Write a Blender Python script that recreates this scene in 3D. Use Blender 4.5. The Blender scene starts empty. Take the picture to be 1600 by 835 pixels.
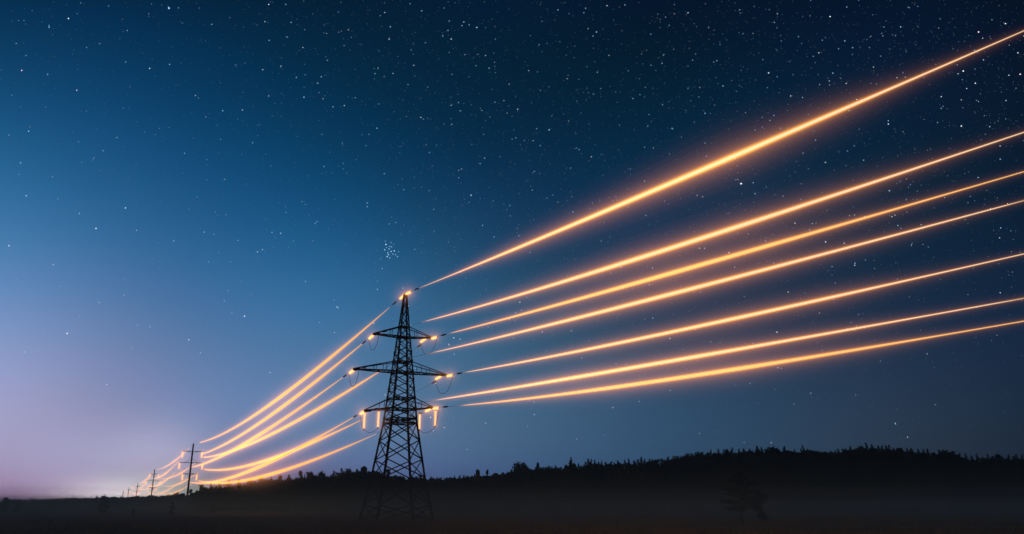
import bpy, bmesh, math, random
import numpy as np
from mathutils import Vector, Matrix

S = bpy.context.scene
COL = S.collection
rng = random.Random(11)
nrng = np.random.default_rng(5)

# ------------------------------------------------------------------ camera
F = 1200.0                      # focal length in photograph pixels (1600 wide)
HOR = 788.0
PITCH = math.atan((HOR - 417.5) / F)
CAMZ = 3.0
cam_d = bpy.data.cameras.new('camera')
cam_d.sensor_width = 36.0
cam_d.lens = 36.0 * F / 1600.0
cam_d.clip_start = 0.1
cam_d.clip_end = 40000.0
cam = bpy.data.objects.new('camera', cam_d)
cam.location = (0, 0, CAMZ)
cam.rotation_euler = (math.pi / 2 + PITCH, 0, 0)
COL.objects.link(cam)
S.camera = cam

# ------------------------------------------------------------------ night sky
# soft patches of sky light: azimuth, elevation, widths (degrees), colour
LOBES = [
    (-41.9, 24.17, 13.0, 8.5, 0.0, 0.00816, 0.02774),
    (-40.21, 16.22, 13.0, 8.5, 0.0069, 0.09235, 0.1957),
    (-38.77, 8.88, 13.0, 8.5, 0.02471, 0.13374, 0.27265),
    (-37.55, 2.39, 13.0, 8.5, 0.43815, 0.3256, 0.47144),
    (-31.55, 27.19, 13.0, 8.5, 0.0, 0.01565, 0.05124),
    (-30.05, 18.25, 13.0, 8.5, 0.00303, 0.02152, 0.0593),
    (-28.79, 9.96, 13.0, 8.5, 0.0176, 0.0, 0.0),
    (-18.29, 29.78, 13.0, 8.5, 0.0, 0.00835, 0.02045),
    (-17.3, 19.99, 13.0, 8.5, 0.0, 0.02849, 0.07628),
    (-16.48, 10.87, 13.0, 8.5, 0.00297, 0.10761, 0.25706),
    (-15.81, 2.9, 13.0, 8.5, 0.10179, 0.05401, 0.0),
    (-2.9, 41.25, 13.0, 8.5, 0.00025, 0.00402, 0.01981),
    (-2.7, 31.05, 13.0, 8.5, 0.0, 0.00563, 0.00891),
    (-2.55, 20.83, 13.0, 8.5, 0.0, 0.00888, 0.03553),
    (-2.42, 11.32, 13.0, 8.5, 0.01834, 0.04648, 0.06665),
    (-2.32, 3.01, 13.0, 8.5, 0.02763, 0.07133, 0.13781),
    (14.2, 40.41, 13.0, 8.5, 0.0, 2e-05, 0.00956),
    (13.28, 30.4, 13.0, 8.5, 0.0, 0.00229, 0.0),
    (12.54, 20.4, 13.0, 8.5, 0.0, 0.01636, 0.04568),
    (11.94, 11.09, 13.0, 8.5, 0.0003, 0.0, 0.0),
    (11.44, 2.95, 13.0, 8.5, 0.01165, 0.04129, 0.09217),
    (27.45, 28.14, 13.0, 8.5, 0.00023, 0.00408, 0.0178),
    (26.08, 18.89, 13.0, 8.5, 0.00081, 0.00675, 0.00678),
    (24.94, 10.3, 13.0, 8.5, 0.00341, 0.00635, 0.02061),
    (23.99, 2.75, 13.0, 8.5, 0.0142, 0.02331, 0.0288),
    (40.36, 24.67, 13.0, 8.5, 0.00087, 0.0, 0.00114),
    (38.69, 16.56, 13.0, 8.5, 0.0, 0.00157, 0.00603),
    (37.27, 9.06, 13.0, 8.5, 0.0, 0.00537, 0.0197),
    (-23.79, 2.67, 3.5, 2.5, 0.23305, 0.22066, 0.279),
    (-21.19, 6.21, 6.0, 3.5, 0.0, 0.03275, 0.10087),
    (-28.73, 2.05, 4.0, 2.5, 0.10712, 0.1281, 0.20212),
    (-26.08, -0.08, 3.2, 1.1, 2.12882, 1.68733, 1.93682),
    (-31.18, 0.0, 6.0, 1.6, 0.30702, 0.06712, 0.25569),
    (-27.73, 0.08, 5.0, 1.4, 0.0, 0.02419, 0.0),
    (-24.04, 0.08, 5.0, 1.4, 0.0, 0.33647, 0.0),
    (-19.77, 0.53, 6.0, 1.8, 0.14585, 0.0, 0.0),
    (-9.11, 1.21, 12.0, 2.5, 0.0, 0.0, 0.09424),
    (27.46, 3.27, 5.0, 2.5, 0.00281, 0.0, 0.0),
    (-13.71, 3.8, 9.0, 4.0, 0.0, 0.05222, 0.14088),
    (-24.14, 3.98, 10.0, 5.0, 0.00826, 0.0, 0.0),
]

GLOW_AZ = math.radians(-24.0)   # where the last light lies on the horizon

world = bpy.data.worlds.new('World')
S.world = world
world.use_nodes = True
wt = world.node_tree
wt.nodes.clear()


def wn(kind, **kw):
    n = wt.nodes.new(kind)
    for k, v in kw.items():
        setattr(n, k, v)
    return n


def wmath(op, a, b=None):
    n = wn('ShaderNodeMath', operation=op)
    for i, v in enumerate((a, b)):
        if v is None:
            continue
        if hasattr(v, 'links'):
            wt.links.new(v, n.inputs[i])
        else:
            n.inputs[i].default_value = v
    return n.outputs[0]


def wvec(op, a, b=None, scale=None):
    n = wn('ShaderNodeVectorMath', operation=op)
    for i, v in enumerate((a, b)):
        if v is None:
            continue
        if hasattr(v, 'links'):
            wt.links.new(v, n.inputs[i])
        else:
            n.inputs[i].default_value = v
    if scale is not None:
        wt.links.new(scale, n.inputs['Scale'])
    return n


tc = wn('ShaderNodeTexCoord')
sx = wn('ShaderNodeSeparateXYZ')
wt.links.new(wvec('NORMALIZE', tc.outputs['Generated']).outputs[0], sx.inputs[0])
az = wmath('MULTIPLY', wmath('ARCTAN2', sx.outputs[0], sx.outputs[1]), 180 / math.pi)
el = wmath('MULTIPLY', wmath('ARCSINE', sx.outputs[2]), 180 / math.pi)
cmb = wn('ShaderNodeCombineXYZ')
wt.links.new(az, cmb.inputs[0])
wt.links.new(el, cmb.inputs[1])
acc = None
# added warm fill light in the unseen sky behind the camera, lifting the field
LOBES += [(180.0, 22.0, 60.0, 28.0, 0.036, 0.031, 0.028), (-180.0, 22.0, 60.0, 28.0, 0.036, 0.031, 0.028)]
for (a0, e0, sa, se, r, g, b) in LOBES:
    d = wvec('MULTIPLY', wvec('SUBTRACT', cmb.outputs[0], (a0, e0, 0)).outputs[0], (1 / sa, 1 / se, 0))
    q = wvec('DOT_PRODUCT', d.outputs[0], d.outputs[0])
    ex = wmath('EXPONENT', wmath('MULTIPLY', q.outputs['Value'], -1.0))
    c = wvec('SCALE', (r, g, b), scale=ex).outputs[0]
    acc = c if acc is None else wvec('ADD', acc, c).outputs[0]
acc = wvec('ADD', acc, (0.0008, 0.003, 0.008)).outputs[0]
bg = wn('ShaderNodeBackground')
wt.links.new(acc, bg.inputs[0])
bg.inputs[1].default_value = 1.0
sky = wn('ShaderNodeTexSky', sky_type='NISHITA')
sky.sun_disc = False
sky.sun_elevation = math.radians(-5.0)
sky.sun_rotation = GLOW_AZ
bg2 = wn('ShaderNodeBackground')
wt.links.new(sky.outputs[0], bg2.inputs[0])
bg2.inputs[1].default_value = 0.05
mx = wn('ShaderNodeAddShader')
wt.links.new(bg.outputs[0], mx.inputs[0])
wt.links.new(bg2.outputs[0], mx.inputs[1])
wo = wn('ShaderNodeOutputWorld')
wt.links.new(mx.outputs[0], wo.inputs[0])

# ------------------------------------------------------------------ faint light from the horizon glow
sun_d = bpy.data.lights.new('horizon_light', 'SUN')
sun_d.energy = 0.03
sun_d.angle = math.radians(14)
sun_d.color = (1.0, 0.78, 0.72)
sun = bpy.data.objects.new('horizon_light', sun_d)
ld = Vector((-math.sin(GLOW_AZ), -math.cos(GLOW_AZ), -math.tan(math.radians(12.0)))).normalized()
sun.rotation_euler = ld.to_track_quat('-Z', 'Y').to_euler()
COL.objects.link(sun)

S.view_settings.view_transform = 'Standard'
S.view_settings.look = 'None'
S.view_settings.exposure = 0.0
S.view_settings.gamma = 1.0
S.view_settings.use_curve_mapping = False
S.render.engine = 'CYCLES'
S.cycles.use_denoising = True
S.cycles.sample_clamp_indirect = 0.06
S.cycles.max_bounces = 4
S.cycles.volume_bounces = 1

# ------------------------------------------------------------------ measuring helpers


def ray(x, y):
    """X/Y and (Z - camera height)/Y of the line of sight through a photograph pixel."""
    a = (x - 800.0) / F
    b = (417.5 - y) / F
    fw = math.cos(PITCH) - b * math.sin(PITCH)
    up = math.sin(PITCH) + b * math.cos(PITCH)
    return a / fw, up / fw


def to_px(p):
    x, y, z = p[0], p[1], p[2] - CAMZ
    dep = y * math.cos(PITCH) + z * math.sin(PITCH)
    if dep < 0.5:
        return None
    v = -y * math.sin(PITCH) + z * math.cos(PITCH)
    return 800 + F * x / dep, 417.5 - F * v / dep, dep


def on_plane(px, P, d):
    """where the sight line through px meets the vertical plane through P along d: (distance along d, height)"""
    u, w = ray(*px)
    # P.x + t d.x = u (P.y + t d.y)
    t = (u * P[1] - P[0]) / (d[0] - u * d[1])
    return t, CAMZ + w * (P[1] + t * d[1])


# ------------------------------------------------------------------ materials


def mat(name, col, rough=0.8, metal=0.0, noise=None, spec=0.3):
    m = bpy.data.materials.new(name)
    m.use_nodes = True
    nt = m.node_tree
    b = nt.nodes['Principled BSDF']
    b.inputs['Base Color'].default_value = (*col, 1)
    b.inputs['Roughness'].default_value = rough
    b.inputs['Metallic'].default_value = metal
    b.inputs['Specular IOR Level'].default_value = spec
    if noise:
        scale, lo, hi = noise
        t = nt.nodes.new('ShaderNodeTexCoord')
        n = nt.nodes.new('ShaderNodeTexNoise')
        n.inputs['Scale'].default_value = scale
        n.inputs['Detail'].default_value = 6
        r = nt.nodes.new('ShaderNodeValToRGB')
        r.color_ramp.elements[0].position = 0.3
        r.color_ramp.elements[1].position = 0.7
        r.color_ramp.elements[0].color = (*[c * lo for c in col], 1)
        r.color_ramp.elements[1].color = (*[min(1, c * hi) for c in col], 1)
        nt.links.new(t.outputs['Object'], n.inputs['Vector'])
        nt.links.new(n.outputs['Fac'], r.inputs['Fac'])
        nt.links.new(r.outputs['Color'], b.inputs['Base Color'])
    return m


def emit(name, col, strength):
    m = bpy.data.materials.new(name)
    m.use_nodes = True
    b = m.node_tree.nodes['Principled BSDF']
    b.inputs['Base Color'].default_value = (0.3, 0.25, 0.2, 1)
    b.inputs['Roughness'].default_value = 0.5
    b.inputs['Emission Color'].default_value = (*col, 1)
    b.inputs['Emission Strength'].default_value = strength
    m.cycles.emission_sampling = 'NONE'
    return m


def halo_volume(name, col, per_metre):
    """added halo glow: a volume that only emits, evenly per metre of depth"""
    m = bpy.data.materials.new(name)
    m.use_nodes = True
    nt = m.node_tree
    nt.nodes.clear()
    o = nt.nodes.new('ShaderNodeOutputMaterial')
    v = nt.nodes.new('ShaderNodeVolumePrincipled')
    v.inputs['Density'].default_value = 0.0
    v.inputs['Emission Color'].default_value = (*col, 1)
    v.inputs['Emission Strength'].default_value = per_metre
    nt.links.new(v.outputs[0], o.inputs['Volume'])
    m.cycles.emission_sampling = 'NONE'
    m.cycles.homogeneous_volume = True
    return m


STEEL = mat('weathered_steel', (0.085, 0.085, 0.09), 0.7, 0.3, (1.5, 0.6, 1.3))
STEEL_LIGHT = mat('galvanised_steel', (0.16, 0.155, 0.15), 0.6, 0.4, (1.5, 0.7, 1.2))
CONCRETE = mat('weathered_concrete', (0.26, 0.25, 0.23), 0.9, 0, (0.9, 0.7, 1.15))
POLE_CONCRETE = mat('dark_concrete', (0.14, 0.13, 0.14), 0.9, 0, (0.9, 0.7, 1.15))
CABLE = mat('stranded_aluminium', (0.06, 0.06, 0.06), 0.7, 0.3)
BARK = mat('bark', (0.05, 0.035, 0.025), 0.95, 0, (4, 0.6, 1.4))
NEEDLE = mat('conifer_needles', (0.028, 0.045, 0.022), 0.9, 0, (0.8, 0.6, 1.5))
LEAF = mat('broad_leaves', (0.04, 0.06, 0.022), 0.9, 0, (0.8, 0.6, 1.5))
GRASS_M = mat('dry_grass_blades', (0.34, 0.27, 0.16), 0.95, 0, (0.12, 0.6, 1.3), 0.1)
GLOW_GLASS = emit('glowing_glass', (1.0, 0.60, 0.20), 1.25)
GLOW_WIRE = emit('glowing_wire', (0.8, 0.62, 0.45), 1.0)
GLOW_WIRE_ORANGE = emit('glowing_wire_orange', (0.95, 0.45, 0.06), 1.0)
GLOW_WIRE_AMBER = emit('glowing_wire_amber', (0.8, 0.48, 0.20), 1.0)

# ------------------------------------------------------------------ mesh helpers


class MB:
    def __init__(self):
        self.v, self.f, self.m = [], [], []

    def add(self, vs, fs, mi=0):
        o = len(self.v)
        self.v.extend([tuple(p) for p in vs])
        self.f.extend([[i + o for i in q] for q in fs])
        self.m.extend([mi] * len(fs))

    def bar(self, a, b, w, h=None, up=None):
        a, b = Vector(a), Vector(b)
        d = (b - a)
        if d.length < 1e-6:
            return
        d.normalize()
        u = Vector(up) if up else (Vector((0, 0, 1)) if abs(d.z) < 0.9 else Vector((1, 0, 0)))
        s = d.cross(u).normalized()
        n = s.cross(d).normalized()
        h = h or w
        vs = []
        for p in (a, b):
            for (i, j) in ((-1, -1), (1, -1), (1, 1), (-1, 1)):
                vs.append(p + s * (i * w / 2) + n * (j * h / 2))
        self.add(vs, [[0, 1, 2, 3], [7, 6, 5, 4], [0, 4, 5, 1], [1, 5, 6, 2], [2, 6, 7, 3], [3, 7, 4, 0]])

    def angle(self, a, b, w, t=None, inward=None):
        """an L-section steel member"""
        a, b = Vector(a), Vector(b)
        d = (b - a).normalized()
        u = Vector(inward) if inward else Vector((0, 0, 1))
        if abs(d.dot(u.normalized())) > 0.95:
            u = Vector((1, 0, 0))
        s = d.cross(u).normalized()
        n = s.cross(d).normalized()
        t = t or w * 0.3
        prof = [(0, 0), (w, 0), (w, t), (t, t), (t, w), (0, w)]
        prof = [(x - w * 0.4, y - w * 0.4) for x, y in prof]
        vs = [p + s * x + n * y for p in (a, b) for x, y in prof]
        k = 6
        fs = [[i, (i + 1) % k, (i + 1) % k + k, i + k] for i in range(k)] + [list(range(k))[::-1], list(range(k, 2 * k))]
        self.add(vs, fs)

    def tube(self, pts, rad, sides=6, mi=0, caps=True):
        pts = [Vector(p) for p in pts]
        n = len(pts)
        if not hasattr(rad, '__len__'):
            rad = [rad] * n
        vs = []
        for i, p in enumerate(pts):
            d = (pts[min(i + 1, n - 1)] - pts[max(i - 1, 0)]).normalized()
            u = Vector((0, 0, 1)) if abs(d.z) < 0.9 else Vector((1, 0, 0))
            s = d.cross(u).normalized()
            w = s.cross(d)
            for k in range(sides):
                a = 2 * math.pi * k / sides
                vs.append(p + (s * math.cos(a) + w * math.sin(a)) * rad[i])
        fs = []
        for i in range(n - 1):
            for k in range(sides):
                k2 = (k + 1) % sides
                fs.append([i * sides + k, (i + 1) * sides + k, (i + 1) * sides + k2, i * sides + k2])
        if caps:
            fs.append(list(range(sides)))
            fs.append([(n - 1) * sides + k for k in range(sides)][::-1])
        self.add(vs, fs, mi)

    def lathe(self, prof, sides=10, mi=0):
        """profile of (radius, z) turned about z"""
        vs, fs = [], []
        for r, z in prof:
            for k in range(sides):
                a = 2 * math.pi * k / sides
                vs.append((r * math.cos(a), r * math.sin(a), z))
        for i in range(len(prof) - 1):
            for k in range(sides):
                k2 = (k + 1) % sides
                fs.append([i * sides + k, i * sides + k2, (i + 1) * sides + k2, (i + 1) * sides + k])
        fs.append(list(range(sides))[::-1])
        fs.append([(len(prof) - 1) * sides + k for k in range(sides)])
        self.add(vs, fs, mi)

    def build(self, name, mats, parent=None, smooth=False, mesh=None):
        me = bpy.data.meshes.new(name)
        me.from_pydata(self.v, [], self.f)
        for m in (mats if isinstance(mats, (list, tuple)) else [mats]):
            me.materials.append(m)
        if any(self.m):
            me.polygons.foreach_set('material_index', self.m)
        if smooth:
            me.polygons.foreach_set('use_smooth', [True] * len(me.polygons))
        me.update()
        o = bpy.data.objects.new(name, me)
        COL.objects.link(o)
        if parent:
            o.parent = parent
        return o


def tag(o, label=None, cat=None, group=None, kind=None):
    if label:
        o['label'] = label
    if cat:
        o['category'] = cat
    if group:
        o['group'] = group
    if kind:
        o['kind'] = kind
    return o


def empty(name, loc, label, cat, group=None):
    o = bpy.data.objects.new(name, None)
    o.empty_display_size = 0.5
    o.location = loc
    COL.objects.link(o)
    return tag(o, label, cat, group)


def copy_thing(o, label, group=None):
    r = o.copy()
    COL.objects.link(r)
    r['label'] = label
    if group:
        r['group'] = group
    for ch in list(o.children):
        c = ch.copy()
        COL.objects.link(c)
        c.parent = r
        c.matrix_parent_inverse = ch.matrix_parent_inverse.copy()
        for g in list(ch.children):
            d = g.copy()
            COL.objects.link(d)
            d.parent = c
    return r


# ------------------------------------------------------------------ where the line runs
YT = 135.0                                   # the lattice tower's distance
AXT = (ray(631, 460)[0] + ray(621, 817)[0]) / 2
Y1 = YT / 0.2945
Y2 = Y1 * 1.6965
U1 = (ray(302.3, 693.5)[0] + ray(293.5, 768)[0]) / 2
U2 = (ray(242, 733.8)[0] + ray(236.6, 772)[0]) / 2
TOWER = Vector((AXT * YT, YT, 0))
POLE1 = Vector((U1 * Y1, Y1, 0))
POLE2 = Vector((U2 * Y2, Y2, 0))
SPAN = POLE2 - POLE1
LDIR = SPAN.normalized()                     # along the line, away from the camera
ADIR = Vector((LDIR.y, -LDIR.x, 0))          # along the crossarms, to the right
POLES = [POLE1, POLE2, POLE2 + SPAN, POLE2 + SPAN * 2, POLE2 + SPAN * 3]

# ------------------------------------------------------------------ terrain
SKY_PX = [(-300, 770), (-120, 776), (0, 783), (60, 781), (100, 779), (160, 776.5), (240, 773.5), (275, 772), (296, 770), (320, 759), (345, 754),
          (380, 751), (420, 746), (450, 744), (470, 740), (500, 741), (520, 739), (545, 733), (570, 730), (585, 734), (600, 738),
          (640, 743), (670, 743), (700, 742), (740, 741), (770, 738), (790, 735), (805, 727), (840, 726), (875, 728), (890, 721),
          (920, 719), (960, 720), (1000, 717), (1040, 714), (1080, 710), (1100, 706), (1130, 703), (1160, 700), (1200, 698),
          (1230, 700), (1255, 699), (1280, 704), (1310, 703), (1340, 697), (1360, 695), (1390, 698), (1410, 697), (1430, 700),
          (1460, 704), (1490, 707), (1520, 711), (1560, 711), (1600, 712), (1750, 718), (2000, 730), (2400, 735)]
SKY_A = np.array([math.atan(ray(*p)[0]) for p in SKY_PX])
SKY_W = np.array([ray(*p)[1] for p in SKY_PX])
AL = math.atan(ray(292, 770)[0])


def crest(a):
    """distance (Y), tree height of the wooded crest at azimuth a"""
    t = np.clip((a - AL) / 0.02, 0, 1)
    yc = 850 + (430 - 850) * t * t * (3 - 2 * t)
    ht = 9 + 5.5 * np.clip((a - AL) / 0.25, 0, 1)
    return yc, ht


def terrain(X, Y):
    X = np.asarray(X, float)
    Y = np.asarray(Y, float)
    r = np.hypot(X, Y)
    a = np.arctan2(X, Y)
    ac = np.clip(a, SKY_A[0], SKY_A[-1])
    w = np.interp(ac, SKY_A, SKY_W)
    # a smoother skyline for the ground than for the trees
    w = (w + np.interp(ac - 0.03, SKY_A, SKY_W) + np.interp(ac + 0.03, SKY_A, SKY_W)) / 3
    yc, ht = crest(ac)
    H = np.maximum(CAMZ + w * yc - ht, 1.0)
    q = r * np.cos(ac)
    lo = yc * 0.70
    t = np.clip((q - lo) / (yc - lo), 0, 1)
    z = H * t * t * (3 - 2 * t)
    z = z + 1.35 * np.clip(1 - r / 70, 0, 1) ** 2
    z = z + 0.10 * np.sin(X * 0.11 + 1) * np.sin(Y * 0.083) + 0.06 * np.sin(X * 0.31 + Y * 0.23)
    return z
# ------------------------------------------------------------------ ground
def build_ground():
    nA = 360
    rs = [0.0] + list(np.geomspace(2.0, 2100.0, 116))
    vs = [(0, 0, float(terrain(0, 0)))]
    for r in rs[1:]:
        A = np.arange(nA) * 2 * math.pi / nA
        X, Y = r * np.sin(A), r * np.cos(A)
        Z = terrain(X, Y)
        vs.extend(zip(X.tolist(), Y.tolist(), Z.tolist()))
    fs = [[0, 1 + (k + 1) % nA, 1 + k] for k in range(nA)]
    for i in range(len(rs) - 2):
        o = 1 + i * nA
        for k in range(nA):
            k2 = (k + 1) % nA
            fs.append([o + k, o + k2, o + nA + k2, o + nA + k])
    me = bpy.data.meshes.new('ground')
    me.from_pydata(vs, [], fs)
    me.polygons.foreach_set('use_smooth', [True] * len(me.polygons))
    m = bpy.data.materials.new('dry_meadow')
    m.use_nodes = True
    nt = m.node_tree
    b = nt.nodes['Principled BSDF']
    b.inputs['Roughness'].default_value = 0.95
    b.inputs['Specular IOR Level'].default_value = 0.1
    t = nt.nodes.new('ShaderNodeTexCoord')
    mp = nt.nodes.new('ShaderNodeMapping')
    mp.inputs['Scale'].default_value = (0.02, 0.05, 0.05)
    nt.links.new(t.outputs['Object'], mp.inputs[0])
    n1 = nt.nodes.new('ShaderNodeTexNoise')
    n1.inputs['Scale'].default_value = 1.0
    n1.inputs['Detail'].default_value = 8
    nt.links.new(mp.outputs[0], n1.inputs['Vector'])
    r1 = nt.nodes.new('ShaderNodeValToRGB')
    for p, c in ((0.30, (0.07, 0.062, 0.04)), (0.48, (0.17, 0.14, 0.09)), (0.60, (0.27, 0.22, 0.14)), (0.75, (0.34, 0.27, 0.18))):
        e = r1.color_ramp.elements.new(p)
        e.color = (*c, 1)
    r1.color_ramp.elements.remove(r1.color_ramp.elements[0])
    r1.color_ramp.elements.remove(r1.color_ramp.elements[-1])
    nt.links.new(n1.outputs['Fac'], r1.inputs['Fac'])
    n2 = nt.nodes.new('ShaderNodeTexNoise')
    n2.inputs['Scale'].default_value = 1.3
    n2.inputs['Detail'].default_value = 6
    nt.links.new(t.outputs['Object'], n2.inputs['Vector'])
    mixc = nt.nodes.new('ShaderNodeMix')
    mixc.data_type = 'RGBA'
    mixc.blend_type = 'MULTIPLY'
    mixc.inputs['Factor'].default_value = 0.6
    nt.links.new(r1.outputs[0], mixc.inputs['A'])
    nt.links.new(n2.outputs['Fac'], mixc.inputs['B'])
    nt.links.new(mixc.outputs['Result'], b.inputs['Base Color'])
    bp = nt.nodes.new('ShaderNodeBump')
    bp.inputs['Strength'].default_value = 0.8
    bp.inputs['Distance'].default_value = 0.25
    nt.links.new(n2.outputs['Fac'], bp.inputs['Height'])
    nt.links.new(bp.outputs[0], b.inputs['Normal'])
    me.materials.append(m)
    o = bpy.data.objects.new('ground', me)
    COL.objects.link(o)
    tag(o, kind='structure')


build_ground()

# ------------------------------------------------------------------ lattice tower
VDIR = LDIR
zt = lambda y: on_plane((626, y), TOWER, ADIR)[1]
# spread of the four legs (photograph) at several heights -> side length of the square shaft


def side_at(y, spread):
    z = zt(y)
    xs = []
    for i, j in ((-1, 1), (1, -1)):
        p = TOWER + ADIR * (i / 2) + VDIR * (j / 2)
        p.z = z
        xs.append(to_px(p)[0])
    return z, spread / abs(xs[1] - xs[0])


PROFILE = [side_at(y, s) for y, s in ((819, 117), (750, 85), (663, 53), (581, 33), (526, 20), (462, 5.2))]
PROFILE[0] = (0.0, PROFILE[0][1])
PZ = [p[0] for p in PROFILE]
PA = [p[1] for p in PROFILE]


def corner(z, i, j):
    a = float(np.interp(z, PZ, PA)) / 2
    p = TOWER + ADIR * (i * a) + VDIR * (j * a)
    return Vector((p.x, p.y, z))


tower = empty('lattice_tower', TOWER, 'tall dark steel lattice tower with three pairs of crossarms standing in the field', 'power pylon')
INV = Matrix.Translation(-TOWER)


def tpart(mb, name, m, parent=None, smooth=False):
    mb.v = [tuple(Vector(v) - TOWER) for v in mb.v]
    return mb.build(name, m, parent or tower, smooth)


LOW_N = [0.35] + [zt(y) for y in (789, 747, 719, 689, 662)]
UP_N = [zt(y) for y in (655, 640, 623, 609, 595, 582, 566, 552, 539, 527, 511, 496, 483, 472)]
NODES = LOW_N + UP_N
ZTOP = zt(460.5)
for (i, j) in ((-1, -1), (1, -1), (1, 1), (-1, 1)):
    mb = MB()
    zs = [0.0] + PZ[1:5] + [ZTOP]
    for k in range(len(zs) - 1):
        w = 0.36 - 0.20 * zs[k] / ZTOP
        mb.angle(corner(zs[k], i, j), corner(zs[k + 1], i, j), w, w * 0.35, (ADIR * -i + VDIR * -j))
    for z in NODES[1:]:                       # gusset plates where the bracing is bolted on
        p = corner(z, i, j)
        s = 0.42 if z < 30 else 0.3
        mb.bar(p - Vector((0, 0, s)) - ADIR * (i * 0.02), p + Vector((0, 0, s)) - ADIR * (i * 0.02), s * 0.9, 0.03, tuple(VDIR))
        mb.bar(p - Vector((0, 0, s)) - VDIR * (j * 0.02), p + Vector((0, 0, s)) - VDIR * (j * 0.02), s * 0.9, 0.03, tuple(ADIR))
    tpart(mb, 'leg', STEEL)
    fb = MB()
    c = corner(0, i, j)
    fb.bar((c.x, c.y, -0.9), (c.x, c.y, 0.35), 1.1)
    fb.bar((c.x, c.y, 0.352), (c.x, c.y, 0.6), 0.6)
    tpart(fb, 'footing', CONCRETE)
FACES = (((-1, -1), (1, -1)), ((1, -1), (1, 1)), ((1, 1), (-1, 1)), ((-1, 1), (-1, -1)))
for k in range(len(NODES) - 1):
    z0, z1 = NODES[k], NODES[k + 1]
    if abs(z1 - z0) < 0.3:
        continue
    for (c0, c1) in FACES:
        mb = MB()
        w = 0.17 if z0 < 15 else (0.13 if z0 < 30 else 0.10)
        mb.angle(corner(z0, *c0), corner(z1, *c1), w)
        mb.angle(corner(z0, *c1), corner(z1, *c0), w)
        tpart(mb, 'cross_brace', STEEL)
for z in (LOW_N[5], UP_N[0], UP_N[1], UP_N[2], UP_N[5], UP_N[6], UP_N[9], UP_N[10]):
    mb = MB()
    for (c0, c1) in FACES:
        mb.angle(corner(z, *c0), corner(z, *c1), 0.2)
    mb.bar(corner(z, -1, -1), corner(z, 1, 1), 0.12)
    mb.bar(corner(z, -1, 1), corner(z, 1, -1), 0.12)
    tpart(mb, 'horizontal_frame', STEEL)
mb = MB()
cp = TOWER + Vector((0, 0, ZTOP))
mb.bar(cp - Vector((0, 0, 0.5)), cp + Vector((0, 0, 0.15)), 0.6)
mb.bar(cp + Vector((0, 0, 0.15)), cp + Vector((0, 0, 0.5)), 0.22)
tpart(mb, 'peak_cap', STEEL)

# crossarms: tips measured in the photograph, on the plane of the arms
ARMS = {
    ('upper', -1): ((584.5, 522.0), 527, 511), ('upper', 1): ((673.5, 528.5), 527, 511),
    ('middle', -1): ((553.5, 577.0), 582, 566), ('middle', 1): ((697.5, 587.0), 582, 566),
    ('lower', -1): ((570.5, 641.5), 640, 623), ('lower', 1): ((676.0, 637.5), 640, 623),
}
TIP = {}
for (lev, sd), (px, yb, yt) in ARMS.items():
    t, z = on_plane(px, TOWER, ADIR)
    tip = TOWER + ADIR * t
    tip.z = z
    TIP[(lev, sd)] = tip
    zb, ztp = zt(yb), zt(yt)
    arm = MB()
    for j in (-1, 1):
        arm.angle(corner(zb, sd, j), tip + VDIR * (j * 0.25), 0.2)
    arm.bar(tip + VDIR * -0.4, tip + VDIR * 0.4, 0.32)
    arm.bar(tip - ADIR * (sd * 1.1), tip + ADIR * (sd * 0.15), 0.30, 0.26)
    a_o = tpart(arm, 'crossarm', STEEL)
    for j in (-1, 1):
        tie = MB()
        tie.angle(corner(ztp, sd, j), tip + VDIR * (j * 0.22) + Vector((0, 0, 0.12)), 0.15)
        tpart(tie, 'tie_rod', STEEL, a_o)
    lac = MB()
    n = 4 if lev == 'middle' else 3
    prev = None
    for k in range(1, n):
        f = k / n
        q = []
        for j in (-1, 1):
            b_ = corner(zb, sd, j).lerp(tip + VDIR * (j * 0.25), f)
            t_ = corner(ztp, sd, j).lerp(tip + VDIR * (j * 0.22) + Vector((0, 0, 0.12)), f)
            if lev == 'middle' or k == 1:
                lac.bar(b_, t_, 0.09)
            q.append(b_)
        lac.bar(q[0], q[1], 0.09)
        s_ = prev or [corner(zb, sd, -1), corner(zb, sd, 1)]
        lac.bar(s_[0], q[1], 0.08)
        lac.bar(s_[1], q[0], 0.08)
        prev = q
    tpart(lac, 'lacing', STEEL, a_o)
PEAK = TOWER + Vector((0, 0, ZTOP + 0.3))
TIP[('peak', 0)] = PEAK

# ------------------------------------------------------------------ poles
POLE_PX = [
    dict(top=693.5, arms=[((282.0, 705.0), (312.2, 705.6)), ((281.5, 723.3), (317.6, 723.3)), ((285.8, 740.6), (308.0, 740.6))]),
    dict(top=733.8, arms=[((233.8, 740.6), (247.3, 740.8)), ((228.8, 751.6), (250.3, 751.6)), ((232.2, 762.2), (245.2, 762.2))]),
]
POLE_TOPZ = []
POLE_TIP = []
for k, P in enumerate(POLES):
    tips = {}
    if k < 2:
        cx = [302.3, 242.0][k]
        topz = on_plane((cx, POLE_PX[k]['top']), P, ADIR)[1]
        for lev, (l, r) in zip(('upper', 'middle', 'lower'), POLE_PX[k]['arms']):
            tl, zl = on_plane(l, P, ADIR)
            tr, zr = on_plane(r, P, ADIR)
            hw = (tr - tl) / 2
            z = (zl + zr) / 2
            tips[(lev, -1)] = (-hw, z)
            tips[(lev, 1)] = (hw, z)
    else:
        topz = CAMZ + ray(*[(213.4, 755.2), (197.8, 761.5), (189, 767.3)][k - 2])[1] * P.y
        dz = topz - POLE_TOPZ[1]
        tips = {kk: (t, z + dz) for kk, (t, z) in POLE_TIP[1].items()}
    POLE_TOPZ.append(topz)
    POLE_TIP.append(tips)

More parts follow.
